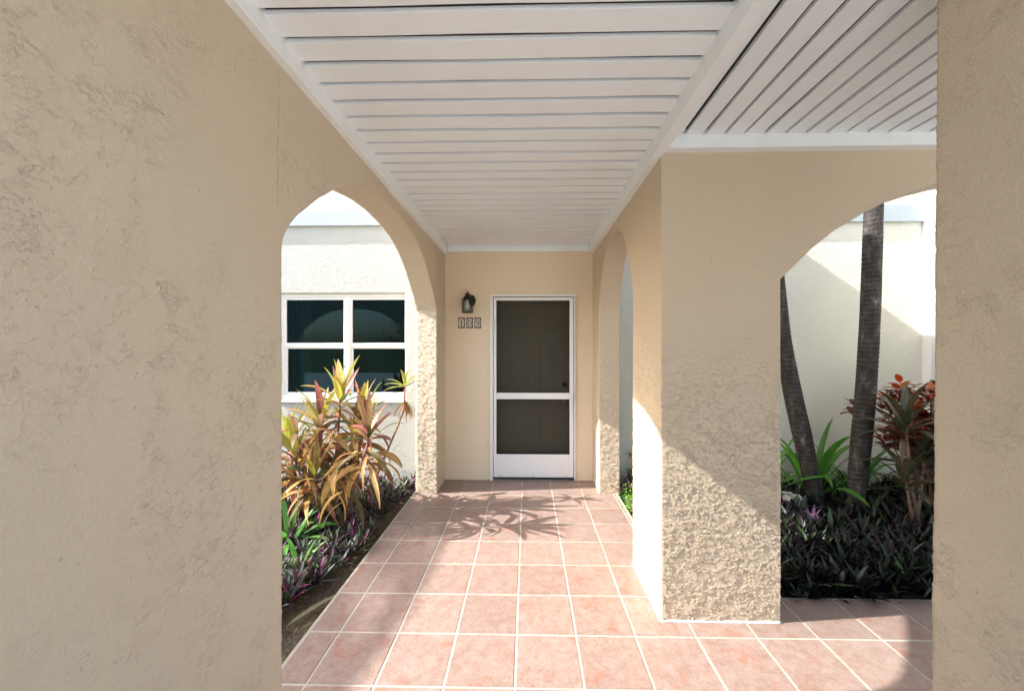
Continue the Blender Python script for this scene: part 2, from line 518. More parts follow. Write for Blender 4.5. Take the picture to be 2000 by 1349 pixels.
# near pillar at the right edge of the picture
def near_pillar():
    cols = []
    pts = [(1.19, 1.15), (1.19, .55), (1.79, .55), (1.79, 1.15)]
    cols = []
    # path runs +x..., outward normal = d x z ; walk so that faces look outward
    loop = [(1.19, 1.15), (1.19, .55), (1.79, .55), (1.79, 1.15), (1.19, 1.15)]
    me_v = []
    for a, b in zip(loop[:-1], loop[1:]):
        r = .0045 if a[0] == b[0] == 1.19 or a[1] == b[1] == 1.15 else .02
        k = max(2, int(math.dist(a, b) / r))
        for i in range(k):
            u = i / k; me_v.append((a[0] + (b[0]-a[0])*u, a[1] + (b[1]-a[1])*u))
    zs = seg(-.08, 2.7, .0055); n = len(me_v)
    lean = lambda z: 0.0072 * (z - 1.52)
    V = np.array([(x - (lean(z) * -1 if x < 1.4 else 0), y, z) for x, y in me_v for z in zs], np.float32)
    m = len(zs)
    i, r = np.meshgrid(np.arange(n), np.arange(m - 1), indexing='ij'); i = i.ravel(); r = r.ravel(); j = (i + 1) % n
    Q = np.stack([i*m+r, j*m+r, j*m+r+1, i*m+r+1], 1).astype(np.int32)
    me = bpy.data.meshes.new('stucco_pillar')
    me.vertices.add(len(V)); me.vertices.foreach_set('co', V.ravel())
    me.loops.add(Q.size); me.loops.foreach_set('vertex_index', Q.ravel())
    me.polygons.add(len(Q)); me.polygons.foreach_set('loop_start', np.arange(0, Q.size, 4, dtype=np.int32))
    me.polygons.foreach_set('loop_total', np.full(len(Q), 4, np.int32)); me.polygons.foreach_set('use_smooth', np.ones(len(Q), bool))
    me.materials.append(M['stucco_near']); me.update(); me.validate()
    o = link(bpy.data.objects.new('stucco_pillar', me))
    tag(o, 'rough beige stucco pillar cut off by the right edge of the photo', 'pillar')
near_pillar()

# entry wall at the end of the walkway, with the door opening
def entry_wall():
    cols = []
    for x in seg(-1.04, -.392, .011)[:-1]: cols.append((x, YB, x, YB + .2, False, 2.085))
    for x in seg(-.392, .530, .011): cols.append((x, YB, x, YB + .2, True, 2.085))
    for x in seg(.530, .845, .011)[1:]: cols.append((x, YB, x, YB + .2, False, 2.085))
    o = grid_wall('entry_wall', cols, M['stucco_entry'], zb=2.085, res=.010, K=8, z1=2.72)
    tag(o, 'beige stucco end wall around the white screen door', 'wall')
entry_wall()

# window wall left of the walkway
WX0, WX1, WZ0, WZ1 = -2.86, -1.385, .895, 2.118
def window_wall():
    root = empty('house_wall', (-1.5, YB, 0))
    cols = []
    for x in seg(-8, -3.3, .08)[:-1] + seg(-3.3, WX0, .02)[:-1]: cols.append((x, YB, x, YB + .2, False, WZ1))
    for x in seg(WX0, WX1, .011): cols.append((x, YB, x, YB + .2, True, WZ1))
    for x in seg(WX1, -1.045, .011)[1:]: cols.append((x, YB, x, YB + .2, False, WZ1))
    w = grid_wall('wall', cols, M['stucco_dimmed'], z0=-.2, za=WZ0, zb=WZ1, res=.011, K=8, z1=4.6)
    b = MB(); b.box((-8, YB - .038, 2.875), (-1.05, YB + .01, 3.045))
    bo = b.build('trim_band', M['band'], bevel=.006)
    for o in (w, bo):
        o.parent = root; o.matrix_parent_inverse = Matrix.Translation((1.5, -YB, 0))
    tag(root, 'sunlit cream stucco house wall with a pale band above the double window', 'wall')
window_wall()

def garden_wall():
    Y = 4.30
    root = empty('house_wall', (2.5, Y, 0))
    cols = [(x, Y, x, Y + .2, False, 2.4) for x in seg(.86, 4.42, .011)]
    w = grid_wall('wall', cols, M['stucco_ext'], z0=-.2, zb=2.4, res=.012, K=2, z1=4.6)
    b = MB(); b.box((.95, Y - .038, 2.852), (4.28, Y + .01, 3.033))
    bo = b.build('trim_band', M['band'], bevel=.006)
    for o in (w, bo):
        o.parent = root; o.matrix_parent_inverse = Matrix.Translation((-2.5, -Y, 0))
    tag(root, 'cream stucco house wall behind the two palm trunks, with a slanting shadow edge', 'wall')
    # side wall catching the full sun
    r2 = empty('house_wall', (4.40, 3.4, 0))
    cols = [(4.40, y, 4.6, y, False, 2.4) for y in seg(4.32, 2.38, .012)]
    w2 = grid_wall('wall', cols, M['stucco_ext'], z0=-.2, zb=2.4, res=.012, K=2, z1=4.6)
    b = MB(); b.box((4.362, 2.4, 2.852), (4.41, 4.262, 3.033)); b2 = b.build('trim_band', M['band'], bevel=.006)
    for o in (w2, b2):
        o.parent = r2; o.matrix_parent_inverse = Matrix.Translation((-4.40, -3.4, 0))
    tag(r2, 'brightly sunlit white side wall seen in a strip beside the near right pillar', 'wall')
    # corner board and downpipe
    p = MB(); p.box((4.268, 4.20, -.1), (4.398, 4.298, 4.55))
    tag(p.build('corner_post', M['pipe'], bevel=.004), 'white corner post where the two garden walls meet', 'post')
    d = empty('downpipe', (4.36, 4.12, 0))
    q = MB(); q.tube([(4.352, 4.13, -.05), (4.352, 4.13, 4.5)], .028, 14); o = q.build('pipe', M['pipe'], smooth=True)
    parts = [o]
    for z in (.6, 1.55, 2.45, 3.3):
        q = MB(); q.box((4.318, 4.10, z), (4.399, 4.162, z + .02)); parts.append(q.build('bracket', M['steel']))
    for o in parts:
        o.parent = d; o.matrix_parent_inverse = Matrix.Translation((-4.36, -4.12, 0))
    tag(d, 'thin white downpipe running up the garden corner', 'pipe')
garden_wall()

# front arcade seen only in the window's reflection, and the storey over the walkway
def front_arcade():
    cols = []
    for x in seg(-8, -6.0, .1)[:-1]: cols.append((x, -1.4, x, -1.2, False, ZS))
    for x in seg(-6.0, -3.2, .04): cols.append((x, -1.4, x, -1.2, True, arch_z((x + 4.6) / 1.4)))
    for x in seg(-3.2, -1.15, .05)[1:]: cols.append((x, -1.4, x, -1.2, False, ZS))
    o = grid_wall('arcade_wall', cols, M['stucco_ext'], res=.05, K=4, z1=3.2)
    tag(o, 'stucco arcade wall with an arch, mirrored darkly in the window panes', 'wall')
front_arcade()

b = MB()
b.box((-1.13, 1.0, 2.79), (.93, 4.39, 3.98))
tag(b.build('upper_walkway', M['roof']), 'solid storey over the tiled walkway, behind the white board ceiling', 'building')
b = MB()
b.box((-1.13, -.62, 2.79), (5.2, .998, 3.0)); b.box((.932, 1.0, 2.79), (5.2, 2.36, 3.0))
tag(b.build('porch_canopy', M['roof']), 'flat concrete canopy above the front porch boards', 'canopy')

# ------------------------------------------------------------------ ceiling
def board(mb, x0, x1, y0, y1, z, th=.016, along='x', sag=.002):
    """one slightly wavy board"""
    n = 24
    ph = random.random() * 6.28; ph2 = random.random() * 6.28; a = random.uniform(.4, 1) * sag
    vs = []; fs = []
    for i in range(n + 1):
        u = i / n
        dz = a * math.sin(u * 9 + ph) + .5 * a * math.sin(u * 17 + ph2)
        de = .0012 * math.sin(u * 7 + ph2)
        if along == 'x':
            x = x0 + (x1 - x0) * u
            vs += [(x, y0 + de, z + dz), (x, y1 + de, z + dz * .6), (x, y1 + de, z + th), (x, y0 + de, z + th)]
        else:
            y = y0 + (y1 - y0) * u
            vs += [(x0 + de, y, z + dz), (x1 + de, y, z + dz * .6), (x1 + de, y, z + th), (x0 + de, y, z + th)]
    for i in range(n):
        for k in range(4):
            f = (i*4+k, i*4+(k+1) % 4, (i+1)*4+(k+1) % 4, (i+1)*4+k)
            fs.append(f)
    fs += [(0, 1, 2, 3), (n*4+3, n*4+2, n*4+1, n*4)]
    mb.add(vs, fs)
def fixn(o):
    bm = bmesh.new(); bm.from_mesh(o.data); bmesh.ops.recalc_face_normals(bm, faces=bm.faces); bm.to_mesh(o.data); bm.free()
    return o
def ceilings():
    root = empty('walkway_ceiling', (0, 2.5, 2.65))
    off = Matrix.Translation((0, -2.5, -2.65))
    parts = []
    bk = MB(); bk.box((-.935, -.6, 2.694), (.73, 4.39, 2.714)); parts.append(bk.build('backing', M['backer']))
    pitch = .1225; y = 1.41 - pitch * 16
    while y < 4.33:
        m = MB(); w = random.uniform(.0965, .0995)
        y1 = min(y + pitch - .001, 4.372)
        board(m, -.902, .695, y + pitch - w, y1, 2.65 + random.uniform(-.001, .001), .017, 'x')
        parts.append(fixn(m.build('board', M['soffit'])))
        y += pitch
    for o in parts: o.parent = root; o.matrix_parent_inverse = off
    tag(root, 'ceiling of white boards running across the walkway', 'ceiling')
    # right ceiling
    root = empty('porch_ceiling', (2.6, 1, 2.66))
    off = Matrix.Translation((-2.6, -1, -2.66))
    parts = []
    bk = MB(); bk.box((.76, -.6, 2.698), (5.1, 2.15, 2.716)); parts.append(bk.build('backing', M['backer']))
    x = .836 - .107; pitch = .107
    while x < 4.9:
        m = MB(); w = random.uniform(.0850, .0875)
        board(m, x + .0145, x + .0145 + w, -.6, 2.108, 2.652 + random.uniform(-.001, .001), .017, 'y')
        parts.append(fixn(m.build('board', M['soffit'])))
        x += pitch
    for o in parts: o.parent = root; o.matrix_parent_inverse = off
    tag(root, 'ceiling of white boards running away from the camera, upper right', 'ceiling')
ceilings()

def beam(name, p0, p1, w, h, label, horiz='y', mat='trim', grp='white trim boards along the ceilings'):
    """trim board between two points, p = bottom outer corner; slightly wavy"""
    m = MB(); n = 30; vs = []; fs = []
    for i in range(n + 1):
        u = i / n
        c = [p0[k] + (p1[k] - p0[k]) * u for k in range(3)]
        dz = .0015 * math.sin(u * 14 + p0[0] * 5); dw = .001 * math.sin(u * 23)
        if horiz == 'y':
            vs += [(c[0], c[1], c[2] + dz), (c[0] + w + dw, c[1], c[2] + dz), (c[0] + w + dw, c[1], c[2] + h), (c[0], c[1], c[2] + h)]
        else:
            vs += [(c[0], c[1], c[2] + dz), (c[0], c[1] + w + dw, c[2] + dz), (c[0], c[1] + w + dw, c[2] + h), (c[0], c[1], c[2] + h)]
    for i in range(n):
        for k in range(4): fs.append((i*4+k, i*4+(k+1) % 4, (i+1)*4+(k+1) % 4, (i+1)*4+k))
    fs += [(0, 1, 2, 3), (n*4+3, n*4+2, n*4+1, n*4)]
    m.add(vs, fs)
    o = fixn(m.build(name, M[mat], bevel=.002))
    tag(o, label, 'trim board', grp)
beam('trim_board', (-.938, -.6, 2.60), (-.938, 4.372, 2.545), .037, .10, 'long white trim board along the top of the left wall')
beam('trim_board', (.692, -.6, 2.578), (.692, 4.372, 2.552), .056, .11, 'long white trim board between the two ceilings')
beam('trim_board', (.75, 2.107, 2.582), (5.1, 2.107, 2.582), .055, .10, 'white trim board above the front arch right of the pillar', 'x')
beam('trim_board', (-.90, 4.376, 2.580), (.69, 4.376, 2.580), .020, .10, 'short white trim board above the screen door wall', 'x')

# ------------------------------------------------------------------ floor
def floor():
    g = MB()
    g.box((-1.172, 1.3, -.10), (.93, 4.62, -.0022)); g.box((-6, -1.1, -.10), (-1.172, 1.28, -.004)) if False else None
    g.box((-1.172, -1.15, -.10), (.93, 1.3, -.0022)); g.box((.93, -1.15, -.10), (5.2, 2.382, -.0022))
    tag(g.build('floor_slab', M['grout']), kind='structure')
    xs = [-1.63, -1.313, -.996, -.684, -.374, -.056, .255, .565, .881, 1.197, 1.516, 1.834]
    while xs[-1] < 5.4: xs.append(xs[-1] + .316)
    ys = [1.728, 2.049, 2.376, 2.703, 3.023, 3.335, 3.65, 3.957, 4.270, 4.585]
    while ys[0] > -1.3: ys.insert(0, ys[0] - .3165)
    regs = [(-1.155, .900, -1.15, 4.60), (.900, 5.2, -1.15, 2.372)]
    m = MB(); gw = .0056; ch = .002
    for i in range(len(xs) - 1):
        for j in range(len(ys) - 1):
            x0, x1, y0, y1 = xs[i] + gw, xs[i+1] - gw, ys[j] + gw, ys[j+1] - gw
            for rx0, rx1, ry0, ry1 in regs:
                if ys[j] < 2.3 and xs[i+1] > .6:   # porch front: one undivided field
                    a0, a1, c0, c1 = max(x0, -1.155), min(x1, 5.2), y0, min(y1, 2.372)
                    if rx0 > 0: continue
                else:
                    if rx0 > 0: continue
                    a0, a1, c0, c1 = max(x0, rx0), min(x1, rx1), max(y0, ry0), min(y1, ry1)
                if a1 - a0 < .012 or c1 - c0 < .012: continue
                dz = random.uniform(-.0006, .0006); tx = random.uniform(-.0006, .0006); j1 = random.uniform(-.0008, .0008)
                a0 += j1; a1 += j1
                v = []
                for (x, y) in ((a0, c0), (a1, c0), (a1, c1), (a0, c1)): v.append((x, y, -.0045))
                for (x, y) in ((a0, c0), (a1, c0), (a1, c1), (a0, c1)): v.append((x, y, -.0012 + dz))
                for (x, y, s) in ((a0+ch, c0+ch, -1), (a1-ch, c0+ch, 1), (a1-ch, c1-ch, 1), (a0+ch, c1-ch, -1)): v.append((x, y, .0003 + dz + s * tx))
                m.add(v, [(0,1,5,4), (1,2,6,5), (2,3,7,6), (3,0,4,7), (4,5,9,8), (5,6,10,9), (6,7,11,10), (7,4,8,11), (8,9,10,11)])
    tag(m.build('tiled_floor', M['tile']), kind='structure')
floor()

# ------------------------------------------------------------------ ground
def ground():
    m = MB(); m.add([(-400, -400, -.16), (400, -400, -.16), (400, 400, -.16), (-400, 400, -.16)], [(0, 1, 2, 3)])
    tag(m.build('ground', M['lawn']), kind='structure')
    m = MB(); m.box((-14, -14, -.2), (14, -1.16, -.10)); m.box((5.2, -1.16, -.2), (14, 2.0, -.10))  # unseen pale ground, added to bounce sunlight under the porch
    tag(m.build('bounce_ground', M['bounce_paving']), kind='structure')
    def bed(name, x0, x1, y0, y1, z):
        nx, ny = int((x1 - x0) / .05), int((y1 - y0) / .05)
        vs = [(x0 + (x1-x0)*i/nx, y0 + (y1-y0)*j/ny, z + .035 * mnoise.noise((x0 + i*.05*1.6, j*.05*1.6, z)) + .012 * mnoise.noise((i*.4, j*.4, 3))) for j in range(ny + 1) for i in range(nx + 1)]
        fs = [(j*(nx+1)+i, j*(nx+1)+i+1, (j+1)*(nx+1)+i+1, (j+1)*(nx+1)+i) for j in range(ny) for i in range(nx)]
        m = MB(); m.add(vs, fs); tag(m.build(name, M['soil'], smooth=True), kind='structure')
    bed('garden_bed', -6, -1.165, -1.15, 4.42, -.055)
    bed('garden_bed', .915, 4.42, 2.375, 4.32, -.055)
ground()

# ------------------------------------------------------------------ door
def door():
    root = empty('screen_door', (.07, YB, 0)); off = Matrix.Translation((-.07, -YB, 0)); P = []
    def add(o): o.parent = root; o.matrix_parent_inverse = off; return o
    y = YB
    f = MB()   # outer frame
    f.box((-.420, y - .022, .0), (-.386, y + .05, 2.098)); f.box((.528, y - .022, .0), (.562 - .02, y + .05, 2.098)); f.box((-.386, y - .022, 2.072), (.528, y + .05, 2.098))
    add(f.build('door_frame', M['white_metal'], bevel=.003))
    l = MB(); ly0, ly1 = y - .012, y + .018
    l.box((-.380, ly0, .036), (-.348, ly1, 2.062)); l.box((.476, ly0, .036), (.520, ly1, 2.062)); l.box((-.348, ly0, 2.026), (.476, ly1, 2.062))
    l.box((-.348, ly0, .036), (.476, ly1, .294))
    add(l.build('door_leaf', M['white_metal'], bevel=.0025))
    m = MB(); m.box((-.347, ly0 - .006, .916), (.475, ly1 - .004, .986)); add(m.build('push_bar', M['white_metal'], bevel=.004))
    g = MB()   # dark gasket round the mesh
    for a, b in (((-.348, ly0+.004, .294), (-.340, ly1, 2.026)), ((.468, ly0+.004, .294), (.476, ly1, 2.026)), ((-.340, ly0+.004, 2.018), (.468, ly1, 2.026)), ((-.340, ly0+.004, .294), (.468, ly1, .302))): g.box(a, b)
    add(g.build('gasket', M['black']))
    s = MB(); s.add([(-.341, ly1 - .012, .301), (.469, ly1 - .012, .301), (.469, ly1 - .012, 2.019), (-.341, ly1 - .012, 2.019)], [(0, 1, 2, 3)])
    add(s.build('insect_screen', M['screen']))
    for z in (1.70, 1.06, .32):
        h = MB(); h.tube([(-.384, y - .026, z), (-.384, y - .026, z + .10)], .0065, 10); add(h.build('hinge', M['white_metal'], smooth=True))
    h = MB(); h.box((.494, ly0 - .022, .82), (.508, ly0 - .010, .965)); h.box((.495, ly0 - .012, .83), (.507, ly0 + .001, .85)); h.box((.495, ly0 - .012, .935), (.507, ly0 + .001, .955))
    add(h.build('handle', M['white_metal'], bevel=.003))
    for x in (-.30, .07, .44):
        h = MB(); h.lathe([(0, 0), (.006, 0), (.006, .003), (0, .004)], (x, 0, 0), 10)
        h.v = [(vx, ly0 - vz, .055 + vy) for vx, vy, vz in h.v]; add(h.build('screw', M['steel']))
    t = MB(); t.box((-.385, y - .01, .014), (.527, y + .06, .035)); add(t.build('threshold', M['black']))
    tag(root, 'white aluminium screen door with dark mesh and push bar at the end of the walkway', 'door')
    # panelled inner door behind the mesh
    root2 = empty('panel_door', (.07, YB + .12, 0)); off2 = Matrix.Translation((-.07, -YB - .12, 0))
    def add2(o): o.parent = root2; o.matrix_parent_inverse = off2; return o
    b = MB(); yd = YB + .095; b.box((-.39, yd, .03), (.53, yd + .04, 2.07)); add2(b.build('door_leaf', M['door'], bevel=.002))
    def panel(x0, x1, z0, z1):
        m = MB(); w = .016; y0, y1 = yd - .007, yd - .0005
        for a, c in (((x0, y0, z0), (x0+w, y1, z1)), ((x1-w, y0, z0), (x1, y1, z1)), ((x0+w, y0, z1-w), (x1-w, y1, z1)), ((x0+w, y0, z0), (x1-w, y1, z0+w))): m.box(a, c)
        m.box((x0 + .045, yd - .006, z0 + .045), (x1 - .045, y1, z1 - .045))
        add2(m.build('panel', M['door'], bevel=.003))
    for x0, x1 in ((-.195, .015), (.125, .335)):
        panel(x0, x1, 1.72, 1.87); panel(x0, x1, .98, 1.58); panel(x0, x1, .36, .86)
    k = MB(); k.lathe([(0, .0), (.030, 0), (.030, .008), (.012, .012), (.012, .035), (.026, .045), (.028, .06), (.018, .07), (0, .072)], (0, 0, 0), 18)
    k.v = [(.43 + vx, yd - vz, 1.07 + vy) for vx, vy, vz in k.v]; add2(k.build('knob', M['dark_metal'], smooth=True))
    k = MB(); k.lathe([(0, .0), (.024, 0), (.024, .012), (.008, .014), (0, .014)], (0, 0, 0), 18)
    k.v = [(.43 + vx, yd - vz, .875 + vy) for vx, vy, vz in k.v]; add2(k.build('lock', M['steel'], smooth=True))
    tag(root2, 'taupe six panel door seen dimly through the screen mesh', 'door')
door()

# ------------------------------------------------------------------ lantern and numbers
def lantern():
    root = empty('wall_lantern', (-.655, YB, 2.0)); off = Matrix.Translation((.655, -YB, -2.0))
    def add(o): o.parent = root; o.matrix_parent_inverse = off; return o
    cx, cy = -.664, YB - .085
    m = MB(); m.lathe([(0, 0), (.038, 0), (.044, .006), (.030, .012), (.012, .022), (0, .022)], (0, 0, 0), 20)
    m.v = [(-.628 + vx, YB - .002 - vz, 2.025 + vy * 1.5) for vx, vy, vz in m.v]; add(m.build('back_plate', M['dark_metal'], smooth=True))
    m = MB(); pts = []
    for k in range(12):
        a = k / 11 * math.pi * .97
        pts.append((-.628 - .034 * (1 - math.cos(a)) * .5 * 1.05, YB - .02 - (cy - YB + .02) * -1 * (k / 11), 2.03 + .065 * math.sin(a * .62)))
    m.tube(pts, .0085, 10); add(m.build('arm', M['dark_metal'], smooth=True))
    m = MB(); m.lathe([(.0, .112), (.006, .108), (.007, .098), (.004, .092), (.020, .080), (.026, .070), (.020, .064), (.034, .058), (.052, .030), (.054, .022), (0, .022)], (cx, cy, 2.015), 4)
    m2 = MB(); m2.lathe([(.0, .118), (.006, .112), (.007, .104), (.005, .098), (.018, .090), (.030, .078), (.031, .070), (.020, .066), (.030, .060), (.048, .040), (.052, .020), (.050, .016), (0, .016)], (cx, cy, 2.010), 24)
    add(m2.build('cap', M['dark_metal'], smooth=True))
    m = MB(); h = .050; z0, z1 = 1.888, 2.028; w = .0042
    for sx in (-1, 1):
        for sy in (-1, 1): m.box((cx + sx*h - w, cy + sy*h - w, z0), (cx + sx*h + w, cy + sy*h + w, z1))
    for z in (z0 - .004, z1 - .006):
        m.box((cx-h-w-.001, cy-h-w-.001, z), (cx+h+w+.001, cy-h+w, z+.010)); m.box((cx-h-w-.001, cy+h-w, z), (cx+h+w+.001, cy+h+w+.001, z+.010))
        m.box((cx-h-w-.001, cy-h+w, z), (cx-h+w, cy+h-w, z+.010)); m.box((cx+h-w, cy-h+w, z), (cx+h+w+.001, cy+h-w, z+.010))
    for sx in (-.6, .6): m.tube([(cx + sx*h, cy - h, z0 - .012), (cx + sx*h, cy - h, z0 - .004)], .005, 8)
    add(m.build('cage', M['dark_metal']))
    m = MB()
    for sy in (-1, 1): m.add([(cx-h+w, cy+sy*h, z0+.006), (cx+h-w, cy+sy*h, z0+.006), (cx+h-w, cy+sy*h, z1-.006), (cx-h+w, cy+sy*h, z1-.006)], [(0, 1, 2, 3)])
    for sx in (-1, 1): m.add([(cx+sx*h, cy-h+w, z0+.006), (cx+sx*h, cy+h-w, z0+.006), (cx+sx*h, cy+h-w, z1-.006), (cx+sx*h, cy-h+w, z1-.006)], [(0, 1, 2, 3)])
    add(m.build('glass', M['lampglass']))
    m = MB(); m.lathe([(0, -.105), (.014, -.102), (.023, -.090), (.027, -.073), (.024, -.055), (.016, -.035), (.013, -.018), (.013, 0)], (cx, cy, 2.028), 20)
    add(m.build('bulb', M['bulb'], smooth=True))
    tag(root, 'small dark bronze wall lantern with a frosted bulb, left of the screen door', 'lamp')
lantern()

def stroke(mb, pts, wid, y0, y1):
    """flat thick stroke in the xz plane, extruded y0..y1"""
    n = len(pts); L = []; Rr = []
    for i in range(n):
        a = pts[max(i-1, 0)]; b = pts[min(i+1, n-1)]
        dx, dz = b[0]-a[0], b[1]-a[1]; l = math.hypot(dx, dz) or 1
        w = (wid[i] if hasattr(wid, '__len__') else wid) / 2
        L.append((pts[i][0] - dz/l*w, pts[i][1] + dx/l*w)); Rr.append((pts[i][0] + dz/l*w, pts[i][1] - dx/l*w))
    for i in range(n - 1):
        q = [L[i], Rr[i], Rr[i+1], L[i+1]]
        mb.add([(x, y0, z) for x, z in q] + [(x, y1, z) for x, z in q], [(0,1,2,3), (7,6,5,4), (0,4,5,1), (1,5,6,2), (2,6,7,3), (3,7,4,0)])
def numbers():
    for ch, cx in (('1', -.7445), ('0', -.651), ('9', -.5595)):
        names = {'1': 'one', '0': 'zero', '9': 'nine'}
        root = empty('number_tile', (cx, YB, 1.775)); off = Matrix.Translation((-cx, -YB, -1.775))
        def add(o): o.parent = root; o.matrix_parent_inverse = off; return o
        z = 1.775; y = YB
        m = MB(); m.box((cx - .038, y - .008, z - .061), (cx + .038, y + .004, z + .061)); add(m.build('tile_plate', M['brown'], bevel=.002))
        m = MB(); pts = []   # ragged cream field
        for k in range(40):
            a = 2 * math.pi * k / 40
            sx = abs(math.cos(a)) ** .45 * (1 if math.cos(a) > 0 else -1); sz = abs(math.sin(a)) ** .45 * (1 if math.sin(a) > 0 else -1)
            r = random.uniform(.90, 1.03); pts.append((cx + sx * .0305 * r, z + sz * .050 * r))
        m.add([(x, y - .0095, zz) for x, zz in pts] + [(x, y - .007, zz) for x, zz in pts], [tuple(range(40))] + [(k, 40+k, 40+(k+1) % 40, (k+1) % 40) for k in range(40)])
        add(m.build('tile_field', M['cream']))
        m = MB(); y0, y1 = y - .0118, y - .009
        if ch == '1':
            stroke(m, [(cx, z + .033), (cx, z - .040)], .0095, y0, y1); stroke(m, [(cx - .012, z - .040), (cx + .012, z - .040)], .004, y0 + .0003, y1)
            stroke(m, [(cx + .001, z + .033), (cx - .011, z + .024)], .005, y0 - .0003, y1)
        elif ch == '0':
            P = []; W = []
            for k in range(33):
                a = 2 * math.pi * k / 32; P.append((cx + .0190 * math.cos(a), z - .002 + .035 * math.sin(a))); W.append(.0045 + .004 * abs(math.cos(a)))
            stroke(m, P, W, y0, y1)
        else:
            P = []; W = []
            for k in range(25):
                a = 2 * math.pi * k / 24; P.append((cx - .001 + .0170 * math.cos(a), z + .013 + .020 * math.sin(a))); W.append(.0045 + .0035 * abs(math.cos(a)))
            stroke(m, P, W, y0, y1)
            stroke(m, [(cx + .0160, z + .013), (cx + .015, z - .006), (cx + .007, z - .022), (cx - .003, z - .034), (cx - .013, z - .040)], [.009, .009, .008, .006, .003], y0 - .0003, y1)
        add(m.build('digit', M['ink']))
        tag(root, 'brown and cream house number tile reading ' + ch + ', below the lantern', 'number tile', 'house number tiles')
numbers()

# ------------------------------------------------------------------ window
def window():
    root = empty('double_window', (-2.1, YB, .9)); off = Matrix.Translation((2.1, -YB, -.9))
    def add(o, p=None):
        if p: o.parent = p; o.matrix_parent_inverse = Matrix.Identity(4)
        else: o.parent = root; o.matrix_parent_inverse = off
        return o
    x0, x1, z0, z1 = WX0, WX1, WZ0, WZ1; y = YB + .035
    f = MB()
    f.box((x0 - .01, y, z1 - .042), (x1 + .01, y + .07, z1 + .01)); f.box((x0 - .01, y, z0 - .01), (x1 + .01, y + .07, z0 + .055))
    f.box((x0 - .01, y, z0 + .055), (x0 + .045, y + .07, z1 - .042)); f.box((x1 - .012, y, z0 + .055), (x1 + .01, y + .07, z1 - .042))
    f.box((-2.095, y - .004, z0 + .055), (-2.045, y + .07, z1 - .042))
    add(f.build('window_frame', M['vinyl'], bevel=.003))
    s = MB(); s.box((x0 + .005, YB - .03, z0 - .022), (x1 - .003, YB + .10, z0 + .0005)); add(s.build('sill', M['vinyl'], bevel=.004))
    for a, b in ((x0 + .045, -2.095), (-2.045, x1 - .012)):
        for k, (c, d, yy) in enumerate(((1.50, z1 - .042, y + .016), (z0 + .055, 1.535, y + .030))):
            t = .026 if k == 0 else .030
            m = MB(); yb = yy + .028
            m.box((a, yy, d - (.030 if k == 0 else .052)), (b, yb, d)); m.box((a, yy, c), (b, yb, c + (.050 if k == 0 else .030)))
            m.box((a, yy, c + (.050 if k == 0 else .030)), (a + t, yb, d - (.030 if k == 0 else .052))); m.box((b - (t if b < -2 else .012), yy, c + (.050 if k == 0 else .030)), (b, yb, d - (.030 if k == 0 else .052)))
            sash = add(m.build('sash', M['vinyl'], bevel=.002))
            p = MB(); yp = yy + .014
            p.add([(a + .01, yp, c + .02), (b - .008, yp, c + .02), (b - .008, yp, d - .02), (a + .01, yp, d - .02)], [(0, 1, 2, 3)])
            po = p.build('pane', M['pane']); po.parent = sash
            po.matrix_parent_inverse = (off @ Matrix.Identity(4)).inverted() @ off
            if k == 1:
                for xx in (a + .13, b - .13):
                    q = MB(); q.box((xx - .014, yy - .006, c + .028), (xx - .010, yy + .004, c + .046)); q.box((xx + .010, yy - .006, c + .028), (xx + .014, yy + .004, c + .046)); q.box((xx - .014, yy - .006, c + .042), (xx + .014, yy - .002, c + .046))
                    lo = q.build('latch', M['dark_metal']); lo.parent = sash
    tag(root, 'white framed double window with dark panes behind the bronze leafed shrub', 'window')
    # dim room behind the glass
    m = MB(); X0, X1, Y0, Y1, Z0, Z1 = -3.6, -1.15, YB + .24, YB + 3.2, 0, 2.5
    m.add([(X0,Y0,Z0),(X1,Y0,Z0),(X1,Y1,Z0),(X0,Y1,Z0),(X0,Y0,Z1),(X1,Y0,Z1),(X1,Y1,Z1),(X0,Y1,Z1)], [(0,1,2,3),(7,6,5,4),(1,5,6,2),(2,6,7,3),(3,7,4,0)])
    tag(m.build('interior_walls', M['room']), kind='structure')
    m = MB(); n = 40; vs = []; fs = []
    for i in range(n + 1):
        x = -2.87 + i * .0036 * 2; vs += [(x, YB + .20 + .012 * math.sin(i * 1.1), .6), (x, YB + .20 + .012 * math.sin(i * 1.1), 2.35)]
    for i in range(n): fs.append((2*i, 2*i+2, 2*i+3, 2*i+1))
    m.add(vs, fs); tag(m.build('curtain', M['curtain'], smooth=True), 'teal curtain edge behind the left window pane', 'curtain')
window()

